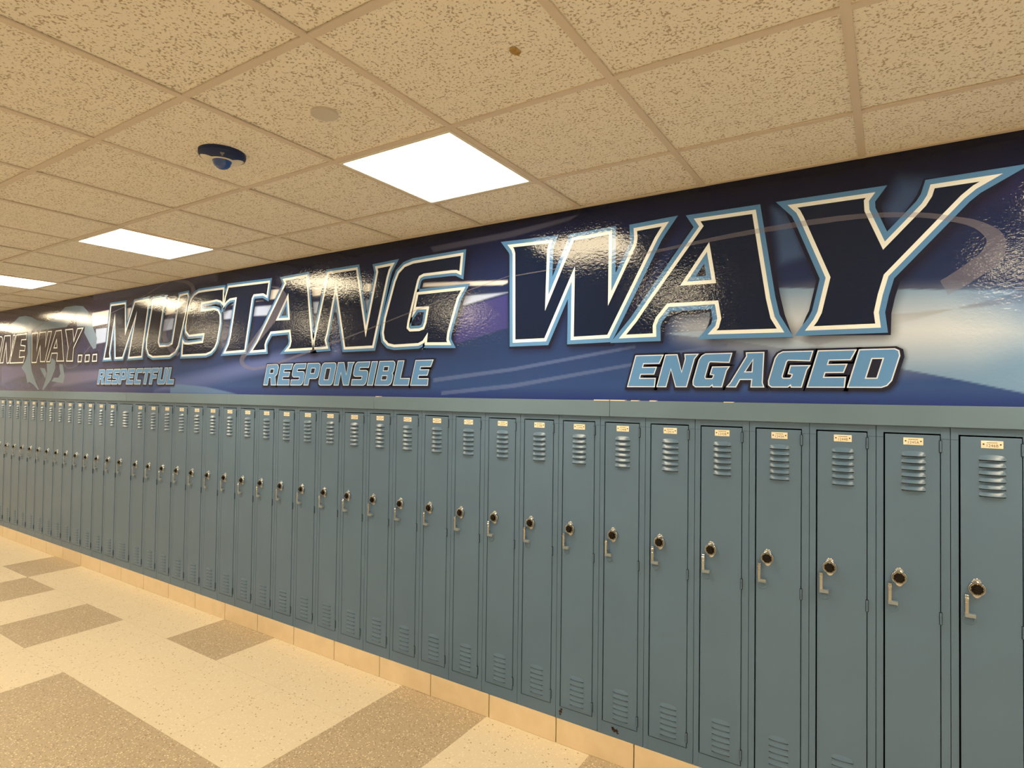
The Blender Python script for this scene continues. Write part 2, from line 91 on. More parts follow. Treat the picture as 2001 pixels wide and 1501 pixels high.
class MB:                                       # mesh builder: V, F and a material index per face
    def __init__(s): s.v = []; s.f = []; s.m = []
    def quad(s, pts, m=0):
        k = len(s.v); s.v += [tuple(p) for p in pts]; s.f.append(tuple(range(k, k+len(pts)))); s.m.append(m)
    def box(s, x0, x1, y0, y1, z0, z1, m=0, bev=0):
        if bev:
            bm = bmesh.new(); bmesh.ops.create_cube(bm, size=1)
            for v in bm.verts: v.co = Vector(((x0+x1)/2+v.co.x*(x1-x0), (y0+y1)/2+v.co.y*(y1-y0), (z0+z1)/2+v.co.z*(z1-z0)))
            bmesh.ops.bevel(bm, geom=bm.edges[:], offset=bev, segments=2, affect='EDGES', profile=.5)
            s.add(bm, m); bm.free(); return
        k = len(s.v)
        s.v += [(x0,y0,z0),(x1,y0,z0),(x1,y1,z0),(x0,y1,z0),(x0,y0,z1),(x1,y0,z1),(x1,y1,z1),(x0,y1,z1)]
        for f in ((0,3,2,1),(4,5,6,7),(0,1,5,4),(1,2,6,5),(2,3,7,6),(3,0,4,7)):
            s.f.append(tuple(k+i for i in f)); s.m.append(m)
    def add(s, bm, m=0):
        k = len(s.v); bm.verts.index_update()
        s.v += [tuple(v.co) for v in bm.verts]
        for f in bm.faces: s.f.append(tuple(k+v.index for v in f.verts)); s.m.append(m)
    def lathe(s, prof, cx, cy, cz, axis='y', n=32, m=0, sx=1., sz=1., mats=None):
        # prof: (radius, distance along axis); axis 'y' -> towards -Y, 'z' -> towards -Z
        k = len(s.v)
        for r, d in prof:
            for i in range(n):
                a = 2*math.pi*i/n; u, v = r*math.cos(a)*sx, r*math.sin(a)*sz
                s.v.append((cx+u, cy-d, cz+v) if axis == 'y' else (cx+u, cy+v, cz-d))
        for j in range(len(prof)-1):
            for i in range(n):
                i2 = (i+1) % n
                s.f.append((k+j*n+i, k+j*n+i2, k+(j+1)*n+i2, k+(j+1)*n+i)); s.m.append(mats[j] if mats else m)
        s.f.append(tuple(k+(len(prof)-1)*n+i for i in range(n))); s.m.append(mats[-1] if mats else m)
    def build(s, name, mats, parent=None, smooth=False):
        me = bpy.data.meshes.new(name); me.from_pydata(s.v, [], s.f)
        for m in mats: me.materials.append(m.m)
        me.polygons.foreach_set('material_index', s.m)
        if smooth: me.polygons.foreach_set('use_smooth', [True]*len(s.f))
        me.update()
        o = bpy.data.objects.new(name, me); S.collection.objects.link(o)
        if parent: o.parent = parent
        return o

def tag(o, label=None, cat=None, group=None, kind=None):
    if label: o['label'] = label
    if cat: o['category'] = cat
    if group: o['group'] = group
    if kind: o['kind'] = kind
    return o
def empty(name, loc, label, cat, group=None):
    o = bpy.data.objects.new(name, None); S.collection.objects.link(o); o.location = loc; o.empty_display_size = .05
    return tag(o, label, cat, group)

# ---------------------------------------------------------------- materials
# acoustic ceiling tile: fissures and pinholes
M_tile = Mat('ceiling_tile', (.74, .70, .62), .9, spec=.15)
v = M_tile.coords()
n1 = M_tile.noise(M_tile.coords((1, 1.0, 1)), 120, 2.5, .55); n2 = M_tile.noise(v, 22, 2); n3 = M_tile.noise(v, 1.3, 1)
thr = M_tile.math('MULTIPLY_ADD', n2, .22, n1)
pit = M_tile.ramp(thr, [(.672, (0, 0, 0)), (.735, (1, 1, 1))])
tone = M_tile.mix(n3, (.83, .795, .73), (.87, .835, .77))
M_tile.l(M_tile.mix(M_tile.math('MULTIPLY', pit, .62), tone, (.24, .14, .05)), M_tile.b.inputs['Base Color'])
inv = M_tile.math('SUBTRACT', 1.0, pit)
fine = M_tile.math('MULTIPLY_ADD', M_tile.noise(v, 260, 2), .25, inv)
M_tile.bump(fine, .5, .0015)
M_grid = Mat('grid_paint', (.68, .595, .51), .5)
M_grid.bump(M_grid.noise(M_grid.coords(), 60), .05, .001)
M_stain = Mat('ceiling_stain', (.42, .26, .07), .8)
M_stain.l(M_stain.ramp(M_stain.noise(M_stain.coords(), 60), [(.3, (.50, .33, .10)), (.7, (.30, .18, .05))]), M_stain.b.inputs['Base Color'])
M_lamp = Mat('lamp_diffuser', (.9, .9, .9), .4)
M_lampB = Mat('lamp_diffuser_far_row', (.9, .9, .9), .4)
for m, st in ((M_lamp, LAMP_A), (M_lampB, LAMP_B)):
    m.b.inputs['Emission Color'].default_value = (*LAMP_TINT, 1); m.b.inputs['Emission Strength'].default_value = st
M_frame = Mat('lamp_frame', (.80, .76, .68), .35)

# floor tiles
def speckle(m, base, dark, light, fd, fl, scale, sd=1.):
    v = m.coords()
    vo = m.n('ShaderNodeTexVoronoi'); vo.inputs['Scale'].default_value = scale; m.l(v, vo.inputs['Vector'])
    sep = m.n('ShaderNodeSeparateColor'); m.l(vo.outputs['Color'], sep.inputs[0])
    near = m.math('LESS_THAN', vo.outputs['Distance'], .42)
    isd = m.math('MULTIPLY', m.math('LESS_THAN', sep.outputs[0], fd), near)
    isl = m.math('MULTIPLY', m.math('LESS_THAN', sep.outputs[1], fl), near)
    c = m.mix(isl, base, light)
    c = m.mix(isd, c, dark)
    vo2 = m.n('ShaderNodeTexVoronoi'); vo2.inputs['Scale'].default_value = scale*2.3; m.l(v, vo2.inputs['Vector'])
    sep2 = m.n('ShaderNodeSeparateColor'); m.l(vo2.outputs['Color'], sep2.inputs[0])
    c = m.mix(m.math('MULTIPLY', m.math('SUBTRACT', sep2.outputs[2], .5), .30*sd), c, dark)
    # seams between 24 in tiles
    g = m.n('ShaderNodeNewGeometry'); sp = m.n('ShaderNodeSeparateXYZ'); m.l(g.outputs['Position'], sp.inputs[0])
    def seam(o, off):
        f = m.math('FRACT', m.math('DIVIDE', m.math('ADD', o, off), TILE))
        return m.math('LESS_THAN', m.math('ABSOLUTE', m.math('SUBTRACT', f, .5)), .0016)
    s = m.math('MAXIMUM', seam(sp.outputs[0], 3.05+TILE*30.5), seam(sp.outputs[1], .43+TILE*30.5))
    c = m.mix(m.math('MULTIPLY', s, .5), c, dark)
    m.l(c, m.b.inputs['Base Color'])
    m.l(m.ramp(m.noise(v, 3, 3), [(.3, (.34,)*3), (.7, (.46,)*3)]), m.b.inputs['Roughness'])
M_fl = Mat('floor_light', (.6, .5, .35), .4, spec=.35)
speckle(M_fl, (.675, .595, .46), (.32, .24, .14), (.76, .68, .55), .045, .2, 95, .8)
M_fd = Mat('floor_dark', (.4, .3, .2), .4, spec=.35)
speckle(M_fd, (.43, .35, .25), (.24, .18, .11), (.75, .67, .52), .16, .22, 120, 1.4)
M_base = Mat('glazed_block', (.56, .43, .25), .3)
nb = M_base.noise(M_base.coords(), 9, 3)
M_base.l(M_base.ramp(nb, [(.3, (.71, .58, .40)), (.7, (.78, .64, .46))]), M_base.b.inputs['Base Color'])
M_grout = Mat('grout', (.12, .08, .045), .9)
M_wall = Mat('wall_paint', (.80, .76, .68), .5)
M_wall.bump(M_wall.noise(M_wall.coords(), 80), .1, .001)

# painted steel
def paint(name, col, rough, bumpy):
    m = Mat(name, col, rough, spec=.45)
    n = m.noise(m.coords(), 4, 2)
    m.l(m.ramp(n, [(.3, tuple(c*.96 for c in col)), (.7, tuple(c*1.04 for c in col))]), m.b.inputs['Base Color'])
    m.bump(m.noise(m.coords(), 220, 1.5), bumpy, .0006); return m
BLUE = (.097, .171, .288)
M_steel = paint('locker_paint', BLUE, .30, .10)
M_cap = paint('cap_paint', (.126, .206, .305), .40, .16)
M_dark = Mat('dark_gap', (.004, .004, .004), .9)
M_chrome = Mat('chrome', (.56, .60, .66), .10, 1.)
M_zinc = Mat('bare_steel', (.24, .29, .34), .40, .2)
M_black = Mat('dial_black', (.008, .006, .006), .22, spec=.22)
M_tick = Mat('dial_ticks', (.75, .68, .5), .5)
M_plate = Mat('number_plate', (.80, .72, .55), .35, .10)
M_plate.l(M_plate.ramp(M_plate.noise(M_plate.coords(), 40), [(.3, (.80, .75, .62)), (.7, (.92, .88, .78))]), M_plate.b.inputs['Base Color'])
M_ink = Mat('plate_ink', (.07, .035, .02), .6)
M_rust = Mat('rust', (.035, .012, .006), .9)
M_chip = Mat('bare_plaster', (.8, .76, .66), .8)

# printed glossy vinyl
def vinyl(name, col=None, rough=.055, alpha=None):
    m = Mat(name, col or (.5, .5, .5), rough, spec=.40)
    h = m.math('ADD', m.noise(m.coords((1, 1, 1.5)), 60, 2.5, .6), m.math('MULTIPLY', m.noise(m.coords(), 14, 2), .8))
    m.bump(h, .46, .0016)
    if col is None:
        a = m.n('ShaderNodeAttribute', attribute_name='print'); m.l(a.outputs['Color'], m.b.inputs['Base Color'])
    if alpha is not None: m.b.inputs['Alpha'].default_value = alpha
    return m
M_print = vinyl('mural_print')
M_navy = vinyl('print_navy', (.0042, .0125, .048)); M_band = vinyl('print_steel_blue', srgb(86, 138, 202))
M_halo = vinyl('print_halo', srgb(24, 30, 58)); M_white = vinyl('print_white', (.80, .88, .98))
M_brown = vinyl('print_one_way', srgb(40, 42, 66))
M_word = vinyl('print_word_blue', srgb(90, 143, 210)); M_line = vinyl('print_word_line', srgb(212, 226, 252))
M_sw = vinyl('print_swoosh', srgb(150, 150, 178), alpha=.28); M_sw.b.inputs['Specular IOR Level'].default_value = .0
M_emb = vinyl('print_emblem', srgb(128, 156, 190), alpha=.72)
M_camw = Mat('camera_cream', (.72, .68, .58), .35)
M_camb = Mat('camera_navy', (.010, .024, .10), .5, spec=.3)
M_dome = Mat('camera_dome', (.008, .06, .30), .06); M_dome.b.inputs['Coat Weight'].default_value = .6
M_badge = Mat('camera_badge', (.20, .21, .22), .4)

# ---------------------------------------------------------------- room shell
m = MB(); m.box(XL, XR, 0.35, .5, 0, 2.9)                                   # structure behind the lockers
m.box(XL, XR, 0.012, .35, 1.70, 2.9)                                        # upper wall
m.box(XL, -10.16, 0.0, .35, 0, 1.70); m.box(1.345, XR, 0.0, .35, 0, 1.70)
tag(m.build('wall_back', [M_wall]), kind='structure')
m = MB(); m.box(XL-.15, XR+.15, YF-.15, YF, 0, 2.9); tag(m.build('wall_front', [M_wall]), kind='structure')
m = MB(); m.box(XL-.15, XL, YF, .5, 0, 2.9); tag(m.build('wall_left', [M_wall]), kind='structure')
m = MB(); m.box(XR, XR+.15, YF, .5, 0, 2.9); tag(m.build('wall_right', [M_wall]), kind='structure')

# floor: 24 in tiles, two colours
xs = [-3.05+TILE*k for k in range(-18, 14)]; ys = [0.34, -.43]+[-.43-TILE*k for k in range(1, 8)]
dark = {(-2.44, 0), (-4.27, 0), (-7.32, 0), (-1.22, 0), (-2.44, 1), (-5.49, 1), (-6.71, 1), (-4.27, 2), (-3.66, 2), (-3.05, 2), (-2.44, 3)}
known = lambda x, r: (r == 0 and -9 < x < -1) or (r == 1 and -8.2 < x < -2) or (r == 2 and -5.7 < x < -3)
m = MB()
for i, x in enumerate(xs):
    for r in range(len(ys)-1):
        d = any(abs(x-a) < .05 and r == b for a, b in dark)
        if not known(x, r): d = d or rnd.random() < .3
        x1 = x+TILE
        m.quad([(x, ys[r+1], 0), (x1, ys[r+1], 0), (x1, ys[r], 0), (x, ys[r], 0)], 1 if d else 0)
m.box(xs[0], xs[-1]+TILE, ys[-1], .34, -.1, -.002)
tag(m.build('floor', [M_fl, M_fd]), kind='structure')

# glazed base blocks under the lockers
m = MB(); xb = -.9968+.40885*12; 
while xb > XL:
    x0 = max(xb-.40885+.0028, XL); x1 = min(xb-.0028, XR)
    if x1 > x0: m.box(x0, x1, 0.0, .30, 0.0, ZB-.001, 0, .0025)
    xb -= .40885
m.box(XL, XR, .012, .29, 0.001, ZB-.004, 1)
tag(m.build('baseboard_back', [M_base, M_grout]), kind='structure')
m = MB(); xb = XR
while xb > XL:
    m.box(max(xb-.4048, XL), xb, YF, YF+.012, 0, .13, 0, .002); xb -= .40885
tag(m.build('baseboard_front', [M_base]), kind='structure')

# ceiling: tile lay-in grid, lights take whole cells
gx = [-1.307+TILE*k for k in range(-20, 10)]; gx = [x for x in gx if XL < x < XR]
gy = [-.42-TILE*k for k in range(0, 7)]; gy = [y for y in gy if y > YF]
lightX = [-1.307-TILE+4*TILE*k for k in range(-5, 3)]; lightX = [x for x in lightX if XL+.1 < x < XR-.7]
isl = lambda x0, y1: any(abs(x0-lx) < .05 for lx in lightX) and (abs(y1-gy[0]) < .05 or abs(y1-gy[3]) < .05)
bx = [XL]+gx+[XR]; by = [0.012]+gy+[YF]
m = MB()
for i in range(len(bx)-1):
    for j in range(len(by)-1):
        if isl(bx[i], by[j]): continue
        dz = rnd.uniform(-.0012, .0012); t = rnd.uniform(-.0008, .0008)
        m.box(bx[i]+.004, bx[i+1]-.004, by[j+1]+.004, by[j]-.004, ZC+.006+dz, ZC+.02+dz)
m.box(XL, XR, YF, .012, ZC+.12, ZC+.2)
ceil = tag(m.build('ceiling', [M_tile]), kind='structure')
m = MB(); hw = .012
for x in gx: m.box(x-hw, x+hw, YF, .012, ZC, ZC+.005, 0)
for y in gy:
    for i in range(len(bx)-1): m.box(bx[i]+hw, bx[i+1]-hw, y-hw, y+hw, ZC+.0003, ZC+.005, 0)
m.box(XL, XR, -.010, .012, ZC+.0006, ZC+.005, 0); m.box(XL, XR, YF, YF+.022, ZC+.0006, ZC+.005, 0)
m.box(XL, XL+.022, YF+.022, -.01, ZC+.0006, ZC+.005, 0); m.box(XR-.022, XR, YF+.022, -.01, ZC+.0006, ZC+.005, 0)
m.build('ceiling_grid', [M_grid], ceil)
m = MB()                                                                    # small brown drip mark on one tile
pts = [(math.cos(a)*r, math.sin(a)*r*1.5) for a, r in ((k*math.pi/7, rnd.uniform(.012, .019)) for k in range(14))]
m.v = [(-.868+x, -1.295+y, ZC+.0035) for x, y in pts]+[(-.868+x*.3, -1.295+y*.3, ZC-.001) for x, y in pts]
n = 14
m.f = [(i, (i+1) % n, n+(i+1) % n, n+i) for i in range(n)]+[tuple(range(n, 2*n))]; m.m = [0]*len(m.f)
tag(m.build('drip_stain', [M_stain], ceil), 'small yellow-brown drip stain on a ceiling tile')

# ceiling lights
def light_thing(x0, y1, mat, label, group):
    e = empty('ceiling_light', (x0+TILE/2, y1-TILE/2, ZC), label, 'ceiling light', group)
    h = TILE/2-.013; t = .014; m = MB()
    m.box(-h, h, -h, -h+t, -.003, .012, 0, .001); m.box(-h, h, h-t, h, -.003, .012, 0, .001)
    m.box(-h, -h+t, -h+t, h-t, -.003, .012, 0, .001); m.box(h-t, h, -h+t, h-t, -.003, .012, 0, .001)
    m.box(-h, h, -h, h, .05, .055)
    m.build('frame', [M_frame], e)
    m = MB(); m.box(-h+t, h-t, -h+t, h-t, .000, .006); m.build('diffuser', [mat], e)
near_names = {0: 'largest and nearest of the square ceiling lights, above the words MUSTANG WAY', 1: 'second nearest square ceiling light, left of the blue dome camera',
              2: 'farthest square ceiling light in view, cut by the left edge of the photo'}
for k, lx in enumerate(sorted(lightX, reverse=True)):
    d = round((-1.307-TILE-lx)/(4*TILE))
    lab = near_names.get(d, 'square white ceiling light in the row beside the mural, outside the photo')
    light_thing(lx, gy[0], M_lamp, lab, 'ceiling lights beside the mural')
    light_thing(lx, gy[3], M_lampB, 'square white ceiling light in the far row, seen only as a reflection', 'ceiling lights of the far row')

# ---------------------------------------------------------------- cap strip over the lockers (joints where the photo shows them)
joints = [1.345, .449, -1.127, -2.704, -4.281, -5.858, -7.435, -9.012, -10.16]
for i in range(len(joints)-1):
    x1, x0 = joints[i]-.0008, joints[i+1]+.0008
    m = MB(); m.box(x0, x1, -.014, .010, Z1, Z2, 0, .0015)
    o = tag(m.build(f'trim_{i+1}', [M_cap]), kind='structure')
    if i == 1 or i == 2:
        q = MB(); rr = random.Random(i)
        x = -1.19 if i == 1 else -1.127
        spans = [(-1.124, -1.05, .004), (-1.02, -.985, .0025), (-.93, -.90, .004), (-.60, -.56, .002)] if i == 1 else [(-1.21, -1.13, .004), (-2.69, -2.66, .003)]
        for a, b, t in spans: q.box(a, b, -.0150, .009, Z2-.0015, Z2+.001+t*.4)
        tag(q.build('chipped_paint', [M_chip], o), 'white chipped paint along the top edge')

# ---------------------------------------------------------------- lockers
def louver_bank(m, cx, ztop_first, w, n=6, pitch=.0252, D=.0120):
    NU, NV = 14, 6; H = .0185
    for k in range(n):
        zb = ztop_first-k*pitch                     # z of the lip
        base = len(m.v)
        for j in range(NV+1):
            for i in range(NU+1):
                u = i/NU*2-1; prof = max(0., 1-abs(u)**3.2)
                hh = H*(.50+.50*math.sqrt(max(0, 1-u*u)))
                vv = j/NV
                m.v.append((cx+u*w/2, -.0026-D*prof*(1-(1-vv)**1.2), zb+hh*(1-vv)))
        for j in range(NV):
            for i in range(NU):
                a = base+j*(NU+1)+i; m.f.append((a, a+NU+1, a+NU+2, a+1)); m.m.append(0)
        b2 = len(m.v)                                # underside, dark
        for i in range(NU+1):
            u = i/NU*2-1
            m.v.append((cx+u*w/2, -.0024, zb+.0012))
        lo = base+NV*(NU+1)
        m.box(cx-w*.47, cx+w*.47, -.0030, -.0022, zb-.0034, zb+.0008, 1)      # shadowed slot below the lip, painted as a dark strip
        for i in range(NU): m.f.append((lo+i, b2+i, b2+i+1, lo+i+1)); m.m.append(1)
def locker_meshes(W, lw, plate=True):
    e = empty('locker', (0, 0, ZB), '', 'locker')
    z = lambda q: q-ZB
    dl, dr, dt, db = .0235, W-.0278, 1.6145, .186      # door opening
    t = .0016
    m = MB(); g = .0010
    zt = 1.668
    m.box(g, dl, 0, .02, 0, z(zt), 0, .0006); m.box(dr, W-g, 0, .02, 0, z(zt), 0, .0006)
    m.box(dl, dr, 0.0004, .02, 0, z(db), 0); m.box(dl, dr, 0.0004, .02, z(dt), z(zt), 0)
    for a, b in ((dr, W-g), (g, dl)): m.box(a+.0003, b-.0003, -.0003, .0005, z(1.5955), z(1.5965), 1)   # seam in the frame
    m.box(g, .003, .02, .30, 0, z(zt), 1); m.box(W-.003, W-g, .02, .30, 0, z(zt), 1)
    m.box(.003, W-.003, .298, .30, 0, z(zt), 1); m.box(.003, W-.003, .02, .298, 0, .003, 1); m.box(.003, W-.003, .02, .298, z(zt)-.003, z(zt), 1)
    m.build('frame', [M_steel, M_dark], e)
    m = MB()
    x0, x1 = dl+.0054, dr-.0028
    m.box(x0, x1, -.0026, .0120, z(db)+.0036, z(dt)-.0056, 0, .0012)
    cx = .1175 if W < .25 else W*.5-.002
    louver_bank(m, cx, z(1.5300), lw); louver_bank(m, cx, z(.3395), lw, 6, .0249, .0050)
    # embossed half-round pocket under the handle
    m.lathe([(.019, .0026), (.0175, .0042), (.0135, .0044), (.012, .0030)], .053, 0, z(.963), n=28, sz=.95)
    m.build('door', [M_steel, M_dark], e)
    for zz in (1.5693, .9500, .2330):
        m = MB(); m.box(dr-.0045, dr+.0018, -.0046, .003, z(zz)-.0205, z(zz)+.0205, 0, .0012)
        k = MB(); m.lathe_z = None
        for q in (-.0205, -.0065, .0075):
            bm = bmesh.new(); bmesh.ops.create_cone(bm, cap_ends=True, segments=12, radius1=.0032, radius2=.0032, depth=.0125,
                                                    matrix=Matrix.Translation((dr-.0012, -.0048, z(zz)+q+.0065)))
            m.add(bm, 0); bm.free()
        m.box(dr-.0062, dr+.0034, -.0030, .0030, z(zz)-.0225, z(zz)+.0225, 1)
        m.build('hinge', [M_steel, M_dark], e)
    # lift handle: bright upright strap with a stepped head, standing off the door
    m = MB(); hx = .0445
    m.box(hx-.0052, hx+.0052, -.0215, -.0190, z(.9875), z(1.053), 0, .0010)
    m.box(hx-.0060, hx+.0060, -.0245, -.0215, z(1.038), z(1.0455), 0, .0012)
    m.box(hx-.0056, hx+.0056, -.0215, -.0030, z(1.050), z(1.0545), 0, .0012)
    m.box(hx-.0030, hx+.0030, -.0228, -.0215, z(.998), z(1.028), 0, .0006)
    m.box(hx-.0050, hx+.0040, -.0200, -.0030, z(.9985), z(1.003), 0, .0006)
    m.box(.0385, .0700, -.0215, -.0022, z(.9755), z(.9875), 1, .0012)
    tag(m.build('handle', [M_chrome, M_zinc], e), 'bright metal lift handle')
    # combination lock
    m = MB(); lx, lz = .0735, z(1.0775)
    m.lathe([(.0350, .0026), (.0350, .0040), (.0335, .0048), (.025, .0050)], lx, 0, lz, n=40, sx=.50)
    m.lathe([(.0250, .0040), (.0246, .0130), (.0238, .0152), (.0226, .0158), (.0217, .0150)], lx, 0, lz, n=40)
    lk = tag(m.build('combination_lock', [M_chrome], e, True), 'chrome surround of the lock')
    m = MB()
    m.lathe([(.0217, .0148), (.0215, .0168), (.0160, .0195), (.0110, .0200), (.0100, .0285), (.0085, .0295)], lx, 0, lz, n=40)
    for k in range(40):
        a = 2*math.pi*k/40; L = .0045 if k % 5 == 0 else .0025; wd = .0004
        ca, sa = math.cos(a), math.sin(a); r1, r0 = .0208, .0208-L
        f = lambda r, s: (lx+ca*r-sa*s, -(.0168+(.0215-r)/.0055*.0027)-.0003, lz+sa*r+ca*s)
        m.quad([f(r0, -wd), f(r1, -wd), f(r1, wd), f(r0, wd)], 1)
    tag(m.build('dial', [M_black, M_tick], lk), 'black numbered dial')
    return e
def plate_mesh(text, parent):
    m = MB(); cx, cz = .1170, 1.5842-ZB; hw_, hh = .0305, .0132
    m.box(cx-hw_, cx+hw_, -.0042, -.0024, cz-hh, cz+hh, 0, .0005)
    for s in (-1, 1): m.lathe([(.0028, .0042), (.0026, .0050)], cx+s*.0235, 0, cz+.0008, n=12, m=1)
    rr = random.Random(text)
    x = cx-.0150                                       # worn maker's line above the number, too small to read
    while x < cx+.014:
        l = rr.uniform(.0012, .0035); m.box(x, x+l, -.0045, -.0041, cz+.0056, cz+.0078, 1); x += l+.0007
    cu = bpy.data.curves.new('t', 'FONT'); cu.body = text; cu.size = .0140; cu.align_x = 'CENTER'; cu.space_character = 1.12
    to = bpy.data.objects.new('t', cu); S.collection.objects.link(to)
    me = bpy.data.meshes.new_from_object(to)
    k = len(m.v); m.v += [(cx+v.co.x*.88, -.0045, cz-.0085+v.co.y) for v in me.vertices]
    for f in me.polygons: m.f.append(tuple(k+i for i in f.vertices)); m.m.append(1)
    bpy.data.objects.remove(to); bpy.data.curves.remove(cu); bpy.data.meshes.remove(me)
    return tag(m.build('number_plate', [M_plate, M_ink], parent), 'brass plate stamped with the locker number')
def copy_tree(o, parent=None):
    c = o.copy(); S.collection.objects.link(c); c.parent = parent
    for ch in list(o.children): copy_tree(ch, c)
    return c
proto = locker_meshes(LW, .0775)
wide = locker_meshes(.290, .118)
ordn = ['', 'first', 'second', 'third', 'fourth', 'fifth', 'sixth', 'seventh', 'eighth', 'ninth', 'tenth', 'eleventh', 'twelfth', 'thirteenth', 'fourteenth', 'fifteenth',
        'sixteenth', 'seventeenth', 'eighteenth', 'nineteenth', 'twentieth']
def ordinal(n):
    if n <= 20: return ordn[n]
    return ('twenty-' if n < 30 else 'thirty-')+ordn[n % 10] if n % 10 else 'thirtieth'
def above(x):
    sp = [(.05, .6, 'right of the word ENGAGED'), (-.17, .05, 'below the D of ENGAGED'), (-.33, -.17, 'below the second E of ENGAGED'), (-.50, -.33, 'below the second G of ENGAGED'),
          (-.66, -.50, 'below the A of ENGAGED'), (-.82, -.66, 'below the first G of ENGAGED'), (-1.06, -.82, 'below the E and N that begin ENGAGED'), (-1.75, -1.06, 'below the letter W of WAY'),
          (-2.25, -1.75, 'between RESPONSIBLE and ENGAGED'), (-3.05, -2.25, 'below the end of RESPONSIBLE'), (-3.9, -3.05, 'below the start of RESPONSIBLE'),
          (-5.06, -3.9, 'between RESPECTFUL and RESPONSIBLE'), (-5.8, -5.06, 'below the end of RESPECTFUL'), (-6.55, -5.8, 'below the start of RESPECTFUL'),
          (-7.3, -6.55, 'below the three dots after ONE WAY'), (-8.2, -7.3, 'below the word WAY at the far left'), (-20, -8.2, 'below the word ONE at the far left')]
    for a, b, t in sp:
        if a <= x < b: return t
    return 'right of the photo'
places = [(L0-LW*n, n) for n in range(-5, 27)]
wx = L0-LW*26-.290
places += [(wx-LW*k, 27+k) for k in range(1, 19)]
first = True; roots = {}
for x, n in places:
    if x+LW > 1.345 or x < -10.16: continue
    e = proto if first else copy_tree(proto); first = False
    e.location = (x, 0, ZB); roots[n] = e
    num = 1246-n
    if x > .39: lab = f'blue-grey steel locker outside the right edge of the photo, {ordinal(-n)} beyond it'
    elif x < -9.0: lab = f'blue-grey steel locker outside the left edge of the photo, {ordinal(int((-9.0-x)/LW)+1)} beyond it'
    elif n < 27: lab = f'blue-grey locker, {ordinal(n+1)} from the right edge, {above(x+.11)}'
    else: lab = f'blue-grey locker, {ordinal(n-26)} to the left of the wide locker'
    tag(e, lab, 'locker', 'narrow blue-grey lockers along the wall')
for n, e in roots.items(): plate_mesh(f'{1246-n}'+('A' if n % 2 else 'B'), e)
wide.location = (wx, 0, ZB)
tag(wide, 'the only wide blue-grey locker, with broad vents and no number plate', 'locker')
def chips(e, pts, label):                              # rust where the paint has gone from the bottom rail
    m = MB(); rr = random.Random(len(pts))
    for x, z, r in pts:
        k = 9; p = [(x+math.cos(a)*r*rr.uniform(.6, 1.2), z-ZB+math.sin(a)*r*rr.uniform(.5, 1.1)) for a in (i*2*math.pi/k for i in range(k))]
        m.quad([(a, -.0008, b) for a, b in p])
    tag(m.build('rust_spot', [M_rust], e), label)
chips(roots[7], [(.029, .163, .010), (.034, .175, .006), (.026, .150, .006)], 'dark rusty chip at the foot of the frame')
chips(roots[6], [(.085, .160, .011), (.098, .160, .009), (.078, .168, .007), (.104, .150, .006)], 'dark rusty chips on the bottom rail')

# ---------------------------------------------------------------- printed wall mural
YM = .012
def pip(P, poly):                                      # inside test and distance to the outline
    x, z = P[:, 0], P[:, 1]; ins = np.zeros(len(P), bool); d = np.full(len(P), 1e9)
    n = len(poly)
    for i in range(n):
        (x0, z0), (x1, z1) = poly[i], poly[(i+1) % n]
        if z0 != z1:
            c = ((z0 > z) != (z1 > z)) & (x < (x1-x0)*(z-z0)/(z1-z0)+x0); ins ^= c
        dx, dz = x1-x0, z1-z0; L = dx*dx+dz*dz+1e-12
        t = np.clip(((x-x0)*dx+(z-z0)*dz)/L, 0, 1)
        d = np.minimum(d, np.hypot(x-x0-t*dx, z-z0-t*dz))
    return np.where(ins, d, -d)
xs_ = [-11.0]
while xs_[-1] < 3.0: xs_.append(xs_[-1]+(.005 if -2.2 < xs_[-1] < .6 else .011 if xs_[-1] < .6 else .02))
xs_ = np.array(xs_); zs_ = np.arange(1.700, ZC+.0061, .0061)
GX, GZ = np.meshgrid(xs_, zs_); P = np.stack([GX.ravel(), GZ.ravel()], 1)
C = np.zeros((len(P), 3))
def blendc(C, mask, col): return C*(1-mask[:, None])+np.array(col)[None, :]*mask[:, None]
BG['glow'] = [p for p in BG['glow'] if p[0] < .5 and p[1] > 1.9]+[(1.0, 2.10), (1.5, 2.04), (2.0, 1.95), (1.5, 1.84), (1.0, 1.77)]+[p for p in BG['glow'] if p[0] < .5 and p[1] <= 1.9]
tz = np.clip((P[:, 1]-1.715)/(ZC-1.715), 0, 1)
stops = [(0, (38, 58, 128)), (.07, (60, 84, 140)), (.25, (56, 72, 120)), (.5, (44, 56, 98)), (.75, (38, 44, 84)), (.93, (20, 24, 58)), (1, (12, 14, 40))]
for k in range(3): C[:, k] = np.interp(tz, [s[0] for s in stops], [lin((s[1][k]/255,))[0] for s in stops])
wob = .5+.5*np.sin(P[:, 0]*2.1+P[:, 1]*3.0)*np.sin(P[:, 0]*.83-1.1); C *= (.80+.35*wob)[:, None]*np.array([.50, .74, .86])[None, :]
C = blendc(C, np.clip((-5.6-P[:, 0])/1.2, 0, .35), srgb(66, 50, 62))        # brownish reflections at the far end, painted into the print colour
def shape(C, key, col, a, fth, sel=None):
    poly = BG[key]; q = np.array(poly); bb = (P[:, 0] > q[:, 0].min()-.3) & (P[:, 0] < q[:, 0].max()+.3)
    mk = np.zeros(len(P)); sd = pip(P[bb], poly); t = np.clip(sd/fth+.5, 0, 1) if fth > 0 else (sd > 0).astype(float)
    mk[bb] = t*t*(3-2*t)*a; return blendc(C, mk, srgb(*col))
C = shape(C, 'topst', (74, 76, 100), .7, .01); C = shape(C, 'mtop', (80, 84, 120), .6, .10)
C = shape(C, 'wst', (40, 42, 88), .8, .10)
C = shape(C, 'trap', (60, 86, 130), .9, .05); C = shape(C, 'ytop', (58, 84, 128), .8, .09)
